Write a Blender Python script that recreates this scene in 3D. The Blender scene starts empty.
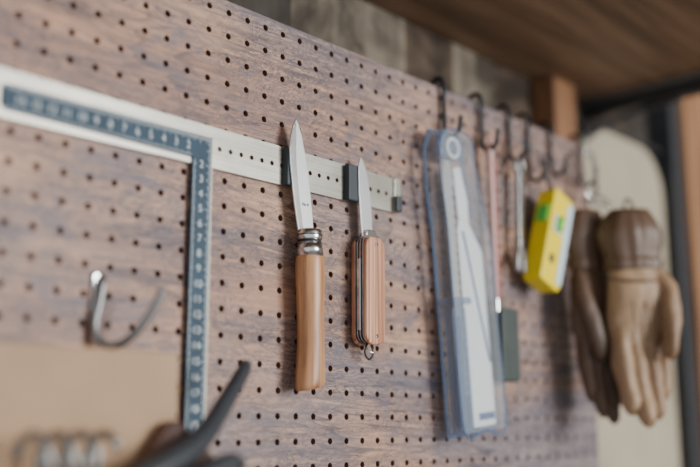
import bpy, bmesh, math, random
from mathutils import Vector, Matrix
random.seed(4)
MM=0.001
COL=bpy.context.scene.collection
# ------------------------------------------------------------ materials
def new_mat(name):
    m=bpy.data.materials.new(name); m.use_nodes=True
    nt=m.node_tree; b=nt.nodes["Principled BSDF"]
    return m,nt,b
def N(nt,t,**kw):
    n=nt.nodes.new(t)
    for k,v in kw.items(): setattr(n,k,v)
    return n
def ramp(nt,src,stops,interp='LINEAR'):
    r=N(nt,'ShaderNodeValToRGB'); e=r.color_ramp.elements; r.color_ramp.interpolation=interp
    e[0].position=stops[0][0]; e[0].color=(*stops[0][1],1)
    e[1].position=stops[-1][0]; e[1].color=(*stops[-1][1],1)
    for p,c in stops[1:-1]:
        x=e.new(p); x.color=(*c,1)
    nt.links.new(src,r.inputs[0]); return r.outputs[0]
def mapping(nt,scale,coord='Object',rot=(0,0,0),loc=(0,0,0)):
    tc=N(nt,'ShaderNodeTexCoord'); mp=N(nt,'ShaderNodeMapping')
    mp.inputs['Scale'].default_value=scale; mp.inputs['Rotation'].default_value=rot; mp.inputs['Location'].default_value=loc
    nt.links.new(tc.outputs[coord],mp.inputs[0]); return mp.outputs[0]
def noise(nt,vec,scale=1,detail=4,rough=.5,dist=0):
    n=N(nt,'ShaderNodeTexNoise'); n.inputs['Scale'].default_value=scale
    n.inputs['Detail'].default_value=detail; n.inputs['Roughness'].default_value=rough
    n.inputs['Distortion'].default_value=dist
    nt.links.new(vec,n.inputs['Vector']); return n.outputs['Fac']
def mix(nt,fac,a,b,mode='MIX'):
    m=N(nt,'ShaderNodeMix',data_type='RGBA',blend_type=mode)
    for i,v in ((0,fac),(6,a),(7,b)):
        if hasattr(v,'links') or hasattr(v,'is_linked'): nt.links.new(v,m.inputs[i])
        elif i==0: m.inputs[0].default_value=v
        else: m.inputs[i].default_value=(*v,1)
    return m.outputs[2]
def mul(nt,a,b):
    n=N(nt,'ShaderNodeMath',operation='MULTIPLY'); nt.links.new(a,n.inputs[0])
    if isinstance(b,(int,float)): n.inputs[1].default_value=b
    else: nt.links.new(b,n.inputs[1])
    return n.outputs[0]
def bump(nt,b,h,strength=.3,dist=.001):
    n=N(nt,'ShaderNodeBump'); n.inputs['Strength'].default_value=strength; n.inputs['Distance'].default_value=dist
    nt.links.new(h,n.inputs['Height']); nt.links.new(n.outputs[0],b.inputs['Normal'])
def plain(name,c,rough=.5,metal=0,var=.12,scale=60,spec=.5):
    m,nt,b=new_mat(name)
    v=noise(nt,mapping(nt,(1,1,1)),scale,3)
    col=ramp(nt,v,[(.3,tuple(x*(1-var) for x in c)),(.7,tuple(min(1,x*(1+var)) for x in c))])
    nt.links.new(col,b.inputs['Base Color'])
    b.inputs['Roughness'].default_value=rough; b.inputs['Metallic'].default_value=metal
    b.inputs['Specular IOR Level'].default_value=spec
    return m
def brushed(name,c,rough,metal):
    m,nt,b=new_mat(name)
    v=noise(nt,mapping(nt,(14,14,900)),1,4,.6); v2=noise(nt,mapping(nt,(18,18,40)),1,3,.5,.5)
    c1=ramp(nt,v,[(.3,tuple(x*.78 for x in c)),(.7,tuple(x*1.2 for x in c))])
    c2=ramp(nt,v2,[(.3,(.8,.8,.8)),(.7,(1.12,1.12,1.12))])
    nt.links.new(mix(nt,1,c1,c2,'MULTIPLY'),b.inputs['Base Color']); b.inputs['Roughness'].default_value=rough; b.inputs['Metallic'].default_value=metal
    bump(nt,b,v,.1,.0003); return m
def woodmat(name,dark,midc,light,gscale=(6,6,200),rough=.5,big=1.0,bumps=.15,axis=None):
    m,nt,b=new_mat(name)
    v1=noise(nt,mapping(nt,gscale),1,5,.6,.3)
    v2=noise(nt,mapping(nt,tuple(g*.25 for g in gscale)),1,3,.5,.8)
    c1=ramp(nt,v1,[(.34,dark),(.5,midc),(.66,light)])
    c2=ramp(nt,v2,[(.35,(.72,.68,.65)),(.65,(1.1,1.1,1.1))])
    c=mix(nt,1.0,c1,c2,'MULTIPLY')
    nt.links.new(c,b.inputs['Base Color']); b.inputs['Roughness'].default_value=rough
    bump(nt,b,v1,bumps,.0006)
    return m

def board_material():
    m,nt,b=new_mat("weathered_board")
    vplank=noise(nt,mapping(nt,(1.6,1,9)),1,2,.5,.3)
    tint=ramp(nt,vplank,[(.33,(.42,.235,.155)),(.45,(.50,.30,.20)),(.52,(.35,.25,.215)),(.60,(.47,.28,.185)),(.7,(.30,.24,.235))])
    g1=noise(nt,mapping(nt,(12,1,260)),1,5,.65,.5)
    fine=ramp(nt,g1,[(.3,(.64,.62,.64)),(.5,(.97,.97,.97)),(.72,(1.32,1.3,1.27))])
    c=mix(nt,1.0,tint,fine,'MULTIPLY')
    g5=noise(nt,mapping(nt,(2.2,1,13)),1,4,.55,.9)
    fr=N(nt,'ShaderNodeMath',operation='FRACT'); nt.links.new(mul(nt,g5,14),fr.inputs[0])
    ring=ramp(nt,fr.outputs[0],[(0,(.40,.42,.50)),(.10,(.66,.67,.71)),(.3,(1,1,1)),(.93,(1.08,1.07,1.05)),(1,(.40,.42,.50))])
    g3=noise(nt,mapping(nt,(5,1,16),loc=(3,0,2)),1,3,.6)
    rm=ramp(nt,g3,[(.4,(.15,.15,.15)),(.58,(1,1,1))])
    c=mix(nt,rm,c,mix(nt,1,c,ring,'MULTIPLY'))
    for sc_,loc,w_ in (((6,1,55),(0,0,0),.024),((16,1,75),(5,0,1),.020),((9,1,26),(8,0,4),.014),((26,1,50),(1,0,8),.028),((14,1,110),(3,0,5),.03)):
        g2=noise(nt,mapping(nt,sc_,loc=loc),1,7,.78,3.4)
        crack=ramp(nt,g2,[(.5-w_,(0,0,0)),(.5,(1,1,1)),(.5+w_,(0,0,0))])
        gm=noise(nt,mapping(nt,(7,1,24),loc=(loc[0]+2,0,7)),1,3,.55)
        cm=ramp(nt,gm,[(.44,(0,0,0)),(.56,(1,1,1))])
        c=mix(nt,mul(nt,crack,cm),c,(.038,.045,.075))
    g4=noise(nt,mapping(nt,(10,1,24),loc=(1,0,9)),1,6,.76,1.2)
    bl=ramp(nt,g4,[(.51,(0,0,0)),(.67,(.75,.75,.75))])
    c=mix(nt,bl,c,(.12,.118,.15))
    nt.links.new(c,b.inputs['Base Color'])
    b.inputs['Roughness'].default_value=.5; b.inputs['Specular IOR Level'].default_value=.4
    bump(nt,b,g1,.35,.0006)
    return m
M={}
M['board']=board_material()
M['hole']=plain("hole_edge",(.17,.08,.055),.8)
M['steel']=brushed("brushed_steel",(.44,.425,.37),.36,.85)
M['steeldull']=plain("dull_steel",(.28,.28,.28),.4,.8,.1)
M['chrome']=plain("chrome",(.7,.7,.7),.2,1.0,.03)
M['blade']=plain("blade_steel",(.66,.67,.68),.32,.9,.05,30)
M['black']=plain("black_steel",(.022,.024,.028),.45,.2,.2)
M['magnet']=plain("magnet_black",(.035,.045,.055),.45,.1)
M['square']=plain("blued_steel",(.028,.062,.095),.5,.0,.15,40,.22)
M['white']=plain("white_ink",(.60,.66,.68),.5,0,.03)
M['beech']=woodmat("beech_handle",(.34,.15,.062),(.54,.27,.125),(.66,.37,.195),(260,260,11),.38)
M['walnut']=woodmat("pearwood_scale",(.30,.11,.06),(.58,.27,.15),(.80,.52,.36),(380,90,6),.38)
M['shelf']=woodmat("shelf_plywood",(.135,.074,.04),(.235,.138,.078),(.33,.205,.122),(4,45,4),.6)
M['kraft']=plain("kraft_board",(.43,.28,.17),.8,0,.08,25)
M['leatherred']=plain("pouch_leather",(.09,.042,.032),.6,0,.25,40)
M['blackplastic']=plain("black_rubber",(.03,.035,.042),.5)
M['canvas']=plain("canvas_cloth",(.38,.335,.25),.9,0,.15,8)
M['post']=woodmat("pine_post",(.17,.078,.036),(.28,.138,.065),(.36,.19,.095),(60,60,4),.6)
M['darktube']=plain("painted_tube",(.05,.05,.052),.4,.3)
M['yellow']=plain("yellow_plastic",(.90,.70,.01),.4,0,.04)
M['green']=plain("green_vial",(.12,.58,.08),.2,0,.05)
M['paleblue']=plain("pale_blue_label",(.62,.76,.80),.4,0,.04)
M['pink']=plain("pink_plastic",(.62,.40,.36),.45,0,.08)
M['red']=plain("red_plastic",(.5,.07,.06),.45)
M['grip']=plain("dark_green_rubber",(.04,.055,.05),.6)
M['card']=plain("white_card",(.74,.77,.78),.5,0,.03,20)
M['navy']=plain("navy_print",(.05,.10,.22),.4,0,.1)
def clear(name,col,fac,rough=.12,tint=(.93,.96,.98)):
    m,nt,b=new_mat(name); b.inputs['Base Color'].default_value=(*col,1); b.inputs['Roughness'].default_value=rough
    out=nt.nodes['Material Output']; tr=N(nt,'ShaderNodeBsdfTransparent'); tr.inputs[0].default_value=(*tint,1)
    mx=N(nt,'ShaderNodeMixShader'); mx.inputs[0].default_value=fac; nt.links.new(tr.outputs[0],mx.inputs[1])
    nt.links.new(b.outputs[0],mx.inputs[2]); nt.links.new(mx.outputs[0],out.inputs[0]); return m
M['clear']=clear("clear_plastic",(.74,.80,.85),.16,.06,(.97,.98,.98))
M['clearside']=clear("clear_plastic_side",(.56,.62,.69),.24,.08,(.92,.94,.96))
M['clearblue']=clear("clear_blue_plastic",(.18,.25,.38),.42,.2,(.74,.80,.88))
def leather(name,dark,light):
    m,nt,b=new_mat(name)
    v=noise(nt,mapping(nt,(1,1,.6)),13,3,.5,.4); v2=noise(nt,mapping(nt,(1,1,1)),240,4,.6)
    c=ramp(nt,v,[(.36,dark),(.56,light)])
    c2=ramp(nt,v2,[(.3,(.88,.88,.88)),(.7,(1.08,1.08,1.08))])
    nt.links.new(mix(nt,1,c,c2,'MULTIPLY'),b.inputs['Base Color']); b.inputs['Roughness'].default_value=.5
    bump(nt,b,v2,.2,.0006); return m
M['glove']=leather("glove_leather",(.22,.13,.072),(.37,.24,.14))
M['glovedark']=leather("glove_leather_dark",(.06,.036,.023),(.105,.06,.036))

# ------------------------------------------------------------ geometry helpers
def link(o,parent=None):
    COL.objects.link(o)
    if parent: o.parent=parent
    return o
def group(name,loc=(0,0,0),rot=(0,0,0)):
    e=bpy.data.objects.new(name,None); e.location=loc; e.rotation_euler=rot; e.empty_display_size=.01
    return link(e)
def mesh_obj(name,verts,faces,mats,parent=None,smooth=False,fm=None):
    me=bpy.data.meshes.new(name); me.from_pydata([tuple(v) for v in verts],[],faces)
    for m in (mats if isinstance(mats,list) else [mats]): me.materials.append(m)
    if fm: me.polygons.foreach_set('material_index',fm)
    if smooth: me.polygons.foreach_set('use_smooth',[True]*len(me.polygons))
    me.update(); return link(bpy.data.objects.new(name,me),parent)
def bev(o,w,seg=2):
    b=o.modifiers.new('bev','BEVEL'); b.width=w; b.segments=seg; b.limit_method='ANGLE'; b.angle_limit=math.radians(35)
    return o
def box(name,a,b,mat,parent=None,bevel=0):
    x0,y0,z0=a;x1,y1,z1=b
    v=[(x0,y0,z0),(x1,y0,z0),(x1,y1,z0),(x0,y1,z0),(x0,y0,z1),(x1,y0,z1),(x1,y1,z1),(x0,y1,z1)]
    f=[(0,3,2,1),(4,5,6,7),(0,1,5,4),(1,2,6,5),(2,3,7,6),(3,0,4,7)]
    o=mesh_obj(name,v,f,mat,parent)
    if bevel: bev(o,bevel)
    return o
def prism(name,pts,y0,y1,mat,parent=None,bevel=0,smooth=False):
    """pts: (x,z) in mm, extruded from y0 to y1 (metres)"""
    n=len(pts); v=[(p[0]*MM,y0,p[1]*MM) for p in pts]+[(p[0]*MM,y1,p[1]*MM) for p in pts]
    f=[tuple(range(n)),tuple(range(2*n-1,n-1,-1))]+[(i,i+n,(i+1)%n+n,(i+1)%n) for i in range(n)]
    o=mesh_obj(name,v,f,mat,parent)
    bm=bmesh.new(); bm.from_mesh(o.data); bmesh.ops.recalc_face_normals(bm,faces=bm.faces); bm.to_mesh(o.data); bm.free()
    if bevel: bev(o,bevel)
    return o
def rrect(x0,x1,z0,z1,r,seg=5):
    pts=[]
    for cx,cz,a0 in ((x1-r,z1-r,0),(x0+r,z1-r,90),(x0+r,z0+r,180),(x1-r,z0+r,270)):
        for i in range(seg+1):
            a=math.radians(a0+90*i/seg); pts.append((cx+r*math.cos(a),cz+r*math.sin(a)))
    return pts
def catmull(P,n=8,closed=False):
    P=[Vector(p) for p in P]; out=[]; L=len(P); rng=L if closed else L-1
    for i in range(rng):
        if closed: p0,p1,p2,p3=P[i-1],P[i],P[(i+1)%L],P[(i+2)%L]
        else: p0=P[max(i-1,0)];p1=P[i];p2=P[i+1];p3=P[min(i+2,L-1)]
        for k in range(n):
            t=k/n
            out.append(.5*((2*p1)+(p2-p0)*t+(2*p0-5*p1+4*p2-p3)*t*t+(3*p1-p0-3*p2+p3)*t**3))
    if not closed: out.append(P[-1])
    return out
def loft(name,centers,radii,mat,parent=None,seg=20,closed=False,add=None):
    C=[Vector(c) for c in centers]; n=len(C); V=[];Fc=[]
    ref=None
    for i in range(n):
        if closed: T=(C[(i+1)%n]-C[i-1]).normalized()
        else: T=(C[min(i+1,n-1)]-C[max(i-1,0)]).normalized()
        if ref is None:
            ref=Vector((1,0,0)) if abs(T.x)<.9 else Vector((0,1,0))
        a=(ref-T*ref.dot(T)).normalized(); ref=a; b=T.cross(a)
        r=radii[i] if isinstance(radii,(list,tuple)) else radii
        ra,rb=r if isinstance(r,tuple) else (r,r)
        for k in range(seg):
            an=2*math.pi*k/seg; V.append(C[i]+a*math.cos(an)*ra+b*math.sin(an)*rb)
    for i in range(n if closed else n-1):
        for k in range(seg):
            j=(i+1)%n
            Fc.append((i*seg+k,i*seg+(k+1)%seg,j*seg+(k+1)%seg,j*seg+k))
    if not closed:
        Fc.append(tuple(range(seg-1,-1,-1))); Fc.append(tuple((n-1)*seg+k for k in range(seg)))
    if add is not None:
        off=len(add[0]); add[0].extend(V); add[1].extend([tuple(i+off for i in f) for f in Fc]); return
    return mesh_obj(name,V,Fc,mat,parent,True)
def tube(name,pts,r,mat,parent=None,closed=False,n=8,seg=12):
    P=catmull([tuple(c*MM for c in p) for p in pts],n,closed)
    if isinstance(r,(list,tuple)):
        Rr=[q.x*MM for q in catmull([(a,0,0) for a in r],n,closed)]
    else: Rr=r*MM
    return loft(name,P,Rr,mat,parent,seg,closed)

def perforated(name,x0,z1,nx,nz,cx,cz,r,y0,y1,mats,parent=None,seg=16,skip=None):
    V=[];Fc=[];fm=[]
    for j in range(nz):
        for i in range(nx):
            mx=x0+(i+.5)*cx; mz=z1-(j+.5)*cz; b=len(V)
            for y in (y0,y1):
                for k in range(seg):
                    a=2*math.pi*k/seg; V.append((mx+r*math.cos(a),y,mz+r*math.sin(a)))
                for k in range(seg):
                    a=2*math.pi*k/seg; c,s=math.cos(a),math.sin(a); q=max(abs(c),abs(s))
                    V.append((mx+c/q*cx/2,y,mz+s/q*cz/2))
            for k in range(seg):
                k2=(k+1)%seg
                Fc.append((b+k,b+k2,b+seg+k2,b+seg+k)); fm.append(0)
                Fc.append((b+2*seg+k,b+3*seg+k,b+3*seg+k2,b+2*seg+k2)); fm.append(0)
                Fc.append((b+k,b+2*seg+k,b+2*seg+k2,b+k2)); fm.append(1)
    x1=x0+nx*cx; z0=z1-nz*cz; b=len(V)
    V+=[(x0,y0,z0),(x1,y0,z0),(x1,y0,z1),(x0,y0,z1),(x0,y1,z0),(x1,y1,z0),(x1,y1,z1),(x0,y1,z1)]
    for q in ((0,1,5,4),(1,2,6,5),(2,3,7,6),(3,0,4,7)): Fc.append(tuple(b+i for i in q)); fm.append(0)
    return mesh_obj(name,V,Fc,mats,parent,False,fm)

# ------------------------------------------------------------ room shell
def plankwall():
    m,nt,b=new_mat("old_planks")
    tc=N(nt,'ShaderNodeTexCoord'); sx=N(nt,'ShaderNodeSeparateXYZ'); nt.links.new(tc.outputs['Object'],sx.inputs[0])
    fl=N(nt,'ShaderNodeMath',operation='FLOOR'); nt.links.new(mul(nt,sx.outputs[0],13),fl.inputs[0])
    wn=N(nt,'ShaderNodeTexWhiteNoise',noise_dimensions='1D'); nt.links.new(fl.outputs[0],wn.inputs['W'])
    c=ramp(nt,wn.outputs['Value'],[(0,(.045,.035,.03)),(.3,(.11,.075,.05)),(.55,(.22,.185,.14)),(.7,(.065,.055,.045)),(1,(.32,.27,.21))],'CONSTANT')
    g=noise(nt,mapping(nt,(60,60,5)),1,4)
    g2=noise(nt,mapping(nt,(9,9,14)),1,4,.6,1)
    c2=ramp(nt,g,[(.3,(.6,.6,.6)),(.7,(1.15,1.15,1.15))])
    c3=ramp(nt,g2,[(.42,(.30,.28,.27)),(.58,(1.1,1.1,1.1))])
    nt.links.new(mix(nt,1,mix(nt,1,c,c2,'MULTIPLY'),c3,'MULTIPLY'),b.inputs['Base Color']); b.inputs['Roughness'].default_value=.85
    return m
box("wall_back",(-1.2,.065,0),(2.4,.12,2.5),plankwall())
box("wall_right",(2.4,-3,0),(2.5,.12,2.5),plain("plaster",(.30,.27,.23),.9))
box("floor",(-1.2,-3,-.1),(2.5,.12,0),plain("concrete_floor",(.25,.24,.23),.85,0,.15,6))
box("ceiling",(-1.2,-3,2.5),(2.5,.12,2.6),plain("ceiling_board",(.4,.36,.31),.9))

# ------------------------------------------------------------ pegboard
PITCH=.0175
pbg=group("pegboard")
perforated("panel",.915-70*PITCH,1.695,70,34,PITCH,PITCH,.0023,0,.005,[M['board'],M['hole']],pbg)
for i,x in enumerate((-.28,.30,.70)): box("batten_%d"%(i+1),(x,.005,1.12),(x+.03,.0645,1.66),M['post'],pbg)

sh=group("storage_shelf")
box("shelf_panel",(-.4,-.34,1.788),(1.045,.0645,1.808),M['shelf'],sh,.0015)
box("end_angle_bar",(1.03,-.34,1.768),(1.045,.0645,1.787),M['darktube'],sh,.002)
box("angle_lip",(1.018,-.34,1.784),(1.03,.0645,1.7872),M['steeldull'],sh,.001)
tube("bracket_arm",[(1036,-60,1768),(1030,10,1758),(1008,45,1735),(982,56,1690),(976,58,1600)],4,M['darktube'],sh)

cv=group("canvas_screen")
prism("cloth",rrect(985,1205,0,1755,60),.046,.05,M['canvas'],cv)
tube("rim",[(982,46,10),(982,46,900),(982,46,1500),(982,46,1690),(1000,46,1742),(1040,46,1758),(1200,46,1758)],4,M['darktube'],cv)
po=group("timber_post")
box("post",(1.235,.02,0),(1.44,.0645,2.5),M['post'],po,.003)
box("edge_strip",(1.21,.03,0),(1.235,.0645,2.5),M['blackplastic'],po,.001)
st=group("timber_stud")
box("stud",(.918,.035,0),(.966,.0645,1.7865),M['post'],st,.002)

# ------------------------------------------------------------ magnetic rail
rl=group("magnetic_knife_rail")
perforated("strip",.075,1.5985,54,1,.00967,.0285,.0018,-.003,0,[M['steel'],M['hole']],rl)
for i,(a,b) in enumerate(((467,482),(532,546))):
    box("magnet_%d"%(i+1),(a*MM,-.009,1.5695),(b*MM,-.003,1.598),M['magnet'],rl,.001)
prism("end_cap",rrect(591,599,1570,1599,2),-.005,-.0028,M['steel'],rl,.0008)
box("end_magnet",(.590,-.0085,1.570),(.597,-.005,1.583),M['magnet'],rl,.001)

# ------------------------------------------------------------ L square
sq=group("carpenters_square")
yF=-.0045
prism("blade",[(250,1588),(253,1590),(401,1590),(401,1385),(385,1385),(385,1574),(253,1574),(250,1577)],yF,-.003,M['square'],sq,.0003)
V=[];Fc=[]
def quad(x0,x1,z0,z1,y=yF-.00015):
    b=len(V); V.extend([(x0*MM,y,z0*MM),(x1*MM,y,z0*MM),(x1*MM,y,z1*MM),(x0*MM,y,z1*MM)]); Fc.append((b,b+1,b+2,b+3))
for i in range(2,204):
    L=5 if i%10==0 else (4 if i%5==0 else 2.6)
    z=1590-i; quad(401-L,400.4,z-.16,z+.16)
    if z<1573: quad(385.6,385.6+L*.5,z-.16,z+.16)
for i in range(2,150):
    L=5 if i%10==0 else (4 if i%5==0 else 2.6)
    x=401-i; quad(x-.16,x+.16,1589.4-L,1589.4)
    if x<384: quad(x-.16,x+.16,1574.6,1574.6+L*.5)
mesh_obj("graduations",V,Fc,M['white'],sq)
def text(s,x,z,size,rot=0,parent=sq,y=yF-.0002,mat=None,name="numeral"):
    cu=bpy.data.curves.new(name,'FONT'); cu.body=s; cu.size=size*MM; cu.align_x='CENTER'; cu.align_y='CENTER'; cu.extrude=.00005
    o=bpy.data.objects.new(name,cu); COL.objects.link(o)
    o.location=(x*MM,y,z*MM); o.rotation_euler=(math.pi/2,rot,0); cu.materials.append(mat or M['white']); o.parent=parent
for i in range(2,20): text(str(i),392.3,1590-i*10,7)
for i in range(2,15): text(str(i),401-i*10,1581,7)
box("edge_v",(.4008,-.0047,1.385),(.4014,-.003,1.5903),M['steel'],sq)

# ------------------------------------------------------------ folding knife with beech handle
k=group("folding_knife")
bl=[(473,1619.5),(470.5,1614),(468.2,1606),(467.3,1597),(468,1585),(470.5,1568),(474,1550),(477.5,1534),(492.5,1534),
    (490.5,1552),(487.5,1572),(483.5,1592),(479,1608),(475.5,1616)]
prism("blade",bl,-.0108,-.0092,M['blade'],k,.0004)
gb=[(472.6,1617),(470.9,1612.5),(468.8,1606),(468,1597),(468.7,1585),(471.2,1568),(474.7,1550),(477.8,1537),(481.5,1537),(478.6,1552),(475.6,1570),(473.8,1585),(473,1597),(473.2,1607)]
prism("edge_bevel",gb,-.01115,-.0108,plain("bevel_steel",(.80,.81,.82),.22,.9),k,.0002)
text("No 8",483,1557,3.2,0,k,-.0110,M['magnet'],"stamp")
yc=-.0135
H=[(1519,10.0,9.5,485.5),(1516,10.6,10,485.6),(1505,10.9,10.2,485.8),(1490,10.4,9.8,486.2),(1472,9.9,9.2,486.8),(1456,10.1,9.2,487.2),(1443,10.9,9.4,487),(1434,11.6,9.4,486.8),(1428,11.6,9,486.8),(1425.5,10.2,8,486.8)]
cs=catmull([(h[3],h[0],0) for h in H],4); rs=catmull([(h[1],h[2],0) for h in H],4)
o=loft("handle",[(c.x*MM,yc,c.y*MM) for c in cs],[(r.x*MM,r.y*MM) for r in rs],M['beech'],k,28)
for v in o.data.vertices:
    if v.co.z<1.434: v.co.z+=(v.co.x-.487)*.22*(1.434-v.co.z)/.008
loft("collar",[(.4853,yc,1.5185),(.4853,yc,1.5285)],[(.0101,.0097),(.0091,.009)],M['chrome'],k,28)
loft("collar_gap",[(.4852,yc,1.528),(.4852,yc,1.5305)],[(.0084,.0084)]*2,M['black'],k,28)
loft("locking_ring",[(.4851,yc,1.5303),(.4851,yc,1.5310),(.4851,yc,1.5375),(.4851,yc,1.538)],[(.0086,.0086),(.0093,.0091),(.0091,.009),(.0084,.0084)],M['chrome'],k,28)
loft("pivot_gap",[(.4851,yc,1.5335),(.4851,yc,1.5343)],[(.00945,.0093)]*2,M['black'],k,28)

# ------------------------------------------------------------ pocket knife
p=group("pocket_knife")
prism("blade",[(543.5,1605.5),(541.8,1600),(541.3,1592),(542,1575),(544,1556),(545.5,1542),(557,1542),(556.5,1560),(554.5,1578),(550.5,1594),(546.5,1602.5)],-.0105,-.009,M['blade'],p,.0003)
prism("scale_front",rrect(541,563,1459.5,1542,8,6),-.0185,-.0145,M['walnut'],p,.0016)
prism("scale_back",rrect(541,563,1459.5,1542,8,6),-.006,-.0025,M['walnut'],p,.0012)
for i,y in enumerate((-.0146,-.0118,-.0090,-.0066)):
    prism("liner_%d"%(i+1),rrect(541.6,562.4,1460.5,1544,8,6),y,y+.0009,M['chrome'],p)
prism("closed_tools",rrect(543,561.5,1463,1541,6),-.0137,-.0066,M['magnet'],p)
prism("tool_spine",rrect(540.6,543.5,1470,1525,1),-.0112,-.0098,M['chrome'],p)
prism("bolster",rrect(546,558,1539,1548,3),-.0142,-.0085,M['chrome'],p,.0006)
for z in (1466,1536): loft("rivet",[(.552,-.0192,z*MM),(.552,-.018,z*MM)],.0013,M['chrome'],p,12)
tube("key_ring",[(553,-10,1462),(557,-10,1457),(557,-10,1452),(553,-10,1449),(549,-10,1452),(549,-10,1457)],.8,M['black'],p,True)
tube("lanyard_shackle",[(551,-8,1461),(550,-11,1456),(554,-13,1454),(556,-11,1460)],.8,M['chrome'],p)

# ------------------------------------------------------------ S hooks
def shook(X,length=48):
    g=group("s_hook"); t=1696; b=t-length
    tube("wire",[(X,11,t-14),(X,10.5,t-3),(X,7.5,t+5),(X,2.5,t+8),(X,-3,t+5),(X,-5.5,t-4),(X,-4.5,t-14),(X,-5,b+14),(X,-5,b+6),(X,-9,b),(X,-15,b),(X,-21,b+6),(X,-23,b+17)],2.2,M['black'],g)
for X in (660,717,763,797,838,898): shook(X,{660:49,797:62}.get(X,48))

# ------------------------------------------------------------ blister case with cutter blades
bc=group("blade_blister_case")
def T(pts,cx=650,cz=1645,a=5.5):
    a=math.radians(a); return [(cx+(x-cx)*math.cos(a)-(z-cz)*math.sin(a), cz+(x-cx)*math.sin(a)+(z-cz)*math.cos(a)) for x,z in pts]
def shellpts(g=0):
    return [(624+g,1392+g),(623+g,1560),(619+g,1600),(620+g,1630),(629+g,1648-g),(662-g,1648-g),(672-g,1640-g),(676-g,1600),(688-g,1555),(688-g,1392+g)]
sp=T(shellpts(2)); n=len(sp)
V=[(x*MM,-.0265,z*MM) for x,z in sp]+[(x*MM,-.011,z*MM) for x,z in T(shellpts(0))]
mesh_obj("shell_wall",V,[(i,(i+1)%n,(i+1)%n+n,i+n) for i in range(n)],M['clearside'],bc)
mesh_obj("shell_face",V[:n],[tuple(range(n))],M['clear'],bc)
oo=T(shellpts(-1.5)); ii=T(shellpts(2.5))
V=[(x*MM,-.0108,z*MM) for x,z in oo]+[(x*MM,-.0108,z*MM) for x,z in ii]
fo=mesh_obj("flange",V,[(i,(i+1)%n,(i+1)%n+n,i+n) for i in range(n)],M['clearblue'],bc); s=fo.modifiers.new('s','SOLIDIFY'); s.thickness=.001
tube("face_edge",[(x,-26.5,z) for x,z in T([(626,1396),(625,1480),(625,1560),(621.5,1600),(622.5,1630),(631,1646),(660,1646),(669,1638),(673.5,1600),(685.5,1555),(685.5,1480),(685.5,1396),(655,1395)])],.9,M['clearblue'],bc,True,6)
prism("backing_card",T([(650,1397),(650,1562),(654,1574),(666,1570),(684,1544),(684,1397)]),-.0180,-.0175,M['card'],bc)
prism("card_strip",T([(652,1574),(650,1616),(660,1618),(667,1588),(666,1570)]),-.0186,-.0181,M['card'],bc)
prism("card_stripe",T([(656,1562),(658.4,1562),(683.4,1450),(681,1450)]),-.0186,-.0180,M['navy'],bc)
prism("card_print",T([(660,1402),(682,1402),(682,1408),(660,1408)]),-.0186,-.0180,M['navy'],bc)
teeth=[(637,1622),(645,1622),(648,1605)]
for i in range(22):
    z=1600-i*8; teeth+=[(647,z),(644.5,z-1)]
prism("saw_blade",T(teeth+[(646,1424),(635,1424),(634,1610)]),-.0190,-.0182,M['blade'],bc)
prism("blade_sheath",T(rrect(627,646,1394,1498,4)),-.0235,-.0130,M['clearblue'],bc,.002)
prism("sheath_core",T(rrect(633,641,1398,1490,2)),-.0200,-.0170,M['navy'],bc,.0006)
prism("sheath_clip",T(rrect(625,652,1499,1505,3)),-.0255,-.0125,M['clearblue'],bc,.001)
prism("top_cap",T(rrect(630,667,1624,1645,8)),-.0200,-.0150,M['clearblue'],bc,.002)
tube("hang_hole",[(x,-21,z) for x,z in T([(648+8*math.cos(a),1633+8*math.sin(a)) for a in [i*math.pi/4 for i in range(8)]])],1.5,M['card'],bc,True)

# ------------------------------------------------------------ rubber scraper
rs_=group("rubber_scraper")
tube("handle",[(717,-13,1652),(719,-12,1620),(722,-11,1560),(725,-11,1500)],3.2,M['pink'],rs_)
tube("handle_core",[(719.5,-15.5,1640),(722,-14.5,1580),(725,-14.5,1510)],1.0,M['red'],rs_)
tube("eye",[(717,-13,1662),(721,-13,1657),(717,-13,1652),(713,-13,1657)],1.2,M['pink'],rs_,True)
prism("head",rrect(722,749,1438,1503,4),-.018,-.006,M['grip'],rs_,.002)
prism("ferrule",rrect(720,734,1498,1512,2),-.015,-.007,M['chrome'],rs_,.001)

# ------------------------------------------------------------ combination wrench
cw=group("combination_wrench")
tube("ring_end",[(765+6*math.cos(i*math.pi/4),-13,1641+7*math.sin(i*math.pi/4)) for i in range(8)],2.6,M['steeldull'],cw,True)
prism("shaft",[(761,1635),(769,1635),(765,1560),(758,1560)],-.0155,-.0105,M['steeldull'],cw,.0012)
prism("shaft_inlay",[(763,1625),(767,1625),(764,1570),(760.5,1570)],-.0161,-.0155,M['chrome'],cw)
prism("open_jaw",[(757,1562),(766,1562),(769,1552),(768,1540),(764,1538),(763.5,1549),(758.5,1550),(757.5,1538),(753.5,1541),(753.5,1553)],-.0160,-.0100,M['steeldull'],cw,.001)

# ------------------------------------------------------------ mini spirit level
lv=group("mini_spirit_level",(.7985,-.0225,1.5725),(0,math.radians(21),0))
def L(name,pts,y0,y1,mat,b=0): return prism(name,pts,y0,y1,mat,lv,b)
L("body",rrect(-18,16,-49,49,5),-.010,.010,M['yellow'],.0018)
L("front_panel",rrect(6,15,-43,43,2),-.0112,-.0098,M['paleblue'],.0005)
L("vial_frame",rrect(-13,2,4,22,3),-.0118,-.0095,M['card'],.0006)
loft("vial",[(-.006,-.0115,.006),(-.006,-.0115,.020)],.0045,M['green'],lv,16)
L("side_vial_frame",rrect(-20,-17,12,30,1.4),-.006,.006,M['green'],.0006)
L("dark_window",rrect(-10,-2,-28,-18,3),-.0106,-.0095,M['magnet'],.0005)
tube("cord",[(-8,0,46),(-16,3,58),(-26,5,70),(-30,6,77),(-22,5,68),(-8,2,56),(-3,0,46)],1.0,M['black'],lv)

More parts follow.
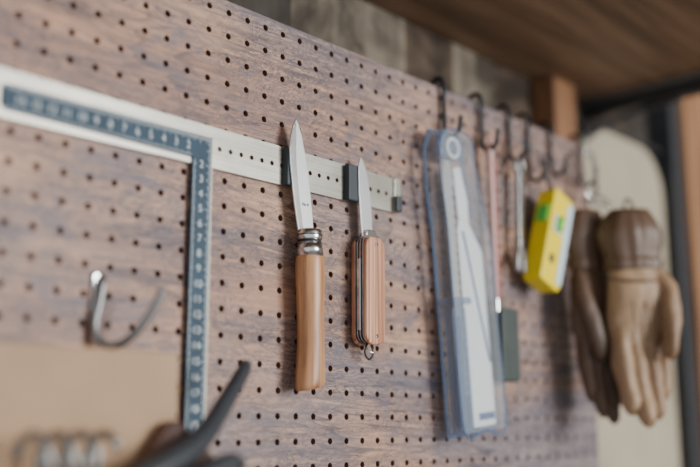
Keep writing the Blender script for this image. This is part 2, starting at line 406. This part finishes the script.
# ------------------------------------------------------------ carabiner and gloves
cb=group("carabiner")
tube("body",[(889,-14,1683),(896,-20,1676),(896,-22,1655),(893,-24,1634),(886,-22,1626),(879,-20,1634),(879,-17,1655),(881,-14,1676)],2.2,M['chrome'],cb,True)
tube("gate",[(880,-18,1640),(882,-15,1668)],1.6,M['steel'],cb)
tube("split_ring",[(888,-22,1633),(884,-34,1628),(872,-48,1618),(864,-50,1614),(874,-28,1624)],1.3,M['chrome'],cb,True)

def glove(name,loc,rotz,tilt_,mat,matd,flip=1,fl=(66,78,72,56),scale=(1,1,1),thumb=((20,0,-58),(33,-12,-82),(30,-22,-108),(23,-26,-134),(20,-24,-148))):
    g=group(name,loc,(0,tilt_,rotz)); g.scale=scale
    A=([],[])
    def cap(pts,rad,seg=16):
        P=catmull([tuple(c*MM*(flip if i==0 else 1) for i,c in enumerate(q)) for q in pts],5)
        Rr=catmull([(r[0],r[1],0) for r in rad],5)
        loft("",P,[(max(r.x,.5)*MM,max(r.y,.5)*MM) for r in Rr],None,seg=seg,add=A)
    cap([(0,0,0),(0,0,-8),(-1,0,-28),(0,0,-52),(2,-1,-75),(1,2,-105),(0,2,-128),(0,1,-138)],
        [(24,11),(33,14),(40,18),(34,15),(38,18),(42,18),(40,15),(30,9)],24)
    xs=(-29,-10,9.5,28)
    for i,x in enumerate(xs):
        l=fl[i]; s=-x*.22; cu=(-8,-14,-10,-5)[i]
        cap([(x*.9,0,-112),(x,0,-128),(x+s*.4,cu*.3,-128-l*.5),(x+s*.9,cu*.9,-128-l*.88),(x+s,cu*1.4,-128-l)],
            [(10,11),(11.5,13),(10.6,12.5),(9.6,11),(5,6)])
    cap(thumb,[(15,12),(14,13),(12.5,12),(11,10.5),(5,5)])
    o=mesh_obj("leather",A[0],A[1],mat,g,True)
    rm=o.modifiers.new('r','REMESH'); rm.mode='VOXEL'; rm.voxel_size=.0014; rm.use_smooth_shade=True
    s=o.modifiers.new('s','SMOOTH'); s.factor=.6; s.iterations=5
    tx=bpy.data.textures.new(name+"_fold",'CLOUDS'); tx.noise_scale=.03; tx.noise_depth=1
    d=o.modifiers.new('d','DISPLACE'); d.texture=tx; d.strength=.006; d.mid_level=.5; d.texture_coords='LOCAL'
    loft("cuff_lining",[(0,0,.003),(0,0,-.008)],[(.0265,.0125),(.034,.0165)],matd,g,28)
    P=catmull([(0,0,z) for z in (0,-.008,-.020,-.032,-.044,-.050,-.058)],4)
    Q=catmull([(.030,.014,0),(.037,.018,0),(.0430,.0215,0),(.0425,.020,0),(.0375,.018,0),(.0395,.0195,0),(.0390,.0188,0)],4)
    cuf=loft("cuff",P,[(q.x,q.y) for q in Q],matd,g,64)
    for v in cuf.data.vertices:
        a=math.atan2(v.co.y,v.co.x); f=1+.035*math.sin(9*a)+.02*math.sin(5*a+1+v.co.z*90); v.co.x*=f; v.co.y*=f
    for i in range(3):
        x=(-20,-.5,19.5)[i]*flip
        tube("seam_%d"%(i+1),[(x,-16,-128),(x*.96,-19.5,-112),(x*.9,-19,-90)],.8,matd,g)
    tube("knuckle_binding",[(-40*flip,-5,-66),(-22*flip,-17,-70),(0,-21,-71),(20*flip,-18,-70)],1.0,matd,g)
    tube("hang_loop",[(-3,0,-4),(-6,0,8),(0,0,15),(6,0,8),(3,0,-4)],1.5,matd,g)
    return g
glove("work_glove",(.862,-.074,1.602),math.radians(-36),math.radians(-2),M['glove'],M['glovedark'],1,scale=(.76,.95,.97))
glove("work_glove",(.850,-.034,1.606),math.radians(-14),math.radians(-3),M['glovedark'],M['glovedark'],-1,scale=(.66,.66,.98))

# ------------------------------------------------------------ left bottom
ph=group("peg_hook")
tube("wire",[(322,6,1486),(322,-1,1487),(321,-5,1483),(319,-5,1470),(317,-5,1456),(320,-9,1447),(326,-16,1446),(332,-24,1453),(338,-31,1466),(342,-35,1478)],2.4,M['steeldull'],ph)
prism("plate",rrect(316,321,1455,1489,2),-.0025,-.0003,M['chrome'],ph,.0006)

kb=group("kraft_storage_box")
box("front",(.12,-.044,1.25),(.349,-.040,1.441),M['kraft'],kb,.0008)
box("back",(.12,-.004,1.25),(.349,-.0003,1.441),M['kraft'],kb,.0008)
box("side_a",(.12,-.040,1.25),(.124,-.004,1.441),M['kraft'],kb)
box("side_b",(.345,-.040,1.25),(.349,-.004,1.441),M['kraft'],kb)
box("bottom",(.124,-.040,1.25),(.345,-.004,1.254),M['kraft'],kb)

tp=group("leather_tool_pouch")
prism("body",[(312,1290),(312,1374),(320,1382),(336,1402),(344,1403),(358,1390),(370,1382),(372,1290)],-.056,-.0445,M['leatherred'],tp,.003)
tube("stitching",[(316,-56.5,1372),(337,-56.5,1397),(344,-56.5,1398),(366,-56.5,1378)],.5,M['leatherred'],tp)

sp_=group("coil_spring")
hel=[(.244+.013*i/16,-.066+.010*math.cos(2*math.pi*i/16),1.384+.012*math.sin(2*math.pi*i/16)) for i in range(16*3+8)]
loft("coil",hel,.0024,M['steeldull'],sp_,10)

pl=group("pliers")
tube("handle_a",[(404,-40,1438),(400,-42,1433),(385,-48,1419),(368,-56,1405),(348,-65,1391),(322,-72,1380),(298,-75,1371)],[3.2,4.4,5.2,5.8,6.8,7.5,7.5],M['blackplastic'],pl)
tube("handle_b",[(376,-70,1378),(366,-72,1380),(348,-76,1375),(325,-80,1368),(300,-80,1362)],[3,5,6,7,7],M['blackplastic'],pl)
loft("pivot",[(.292,-.090,1.362),(.292,-.066,1.362)],.013,M['steeldull'],pl,20)
prism("jaws",[(292,1374),(292,1350),(262,1352),(246,1358),(246,1362),(264,1368)],-.084,-.072,M['steeldull'],pl,.002)

# ------------------------------------------------------------ lights
def area(name,loc,target,sx,sy,power,col):
    l=bpy.data.lights.new(name,'AREA'); l.shape='RECTANGLE'; l.size=sx; l.size_y=sy; l.energy=power; l.color=col
    o=bpy.data.objects.new(name,l); o.location=loc
    o.rotation_euler=(Vector(target)-Vector(loc)).to_track_quat('-Z','Y').to_euler(); COL.objects.link(o)
area("window_light",(1.2,-2.0,1.75),(.25,0,1.5),.9,.8,48,(1.0,.99,.98))
w=bpy.data.worlds.new("world"); bpy.context.scene.world=w; w.use_nodes=True
w.node_tree.nodes["Background"].inputs[0].default_value=(.94,.97,1,1); w.node_tree.nodes["Background"].inputs[1].default_value=.74

# ------------------------------------------------------------ camera
al=math.radians(42.66); th=math.radians(11.17)
F=Vector((math.cos(al),math.sin(al),0)); R=Vector((math.sin(al),-math.cos(al),0)); Z=Vector((0,0,1))
fw=F*math.cos(th)+Z*math.sin(th); up=-F*math.sin(th)+Z*math.cos(th)
cd=bpy.data.cameras.new("camera"); co=bpy.data.objects.new("camera",cd); COL.objects.link(co)
cd.lens=50; cd.sensor_width=36; cd.clip_start=.01
m=Matrix((R,up,-fw)).transposed().to_4x4(); m.translation=Vector((0,-.5,1.4)); co.matrix_world=m
cd.dof.use_dof=True; cd.dof.focus_distance=.715; cd.dof.aperture_fstop=2.1
sc=bpy.context.scene; sc.camera=co
sc.view_settings.view_transform='AgX'; sc.view_settings.exposure=0.2
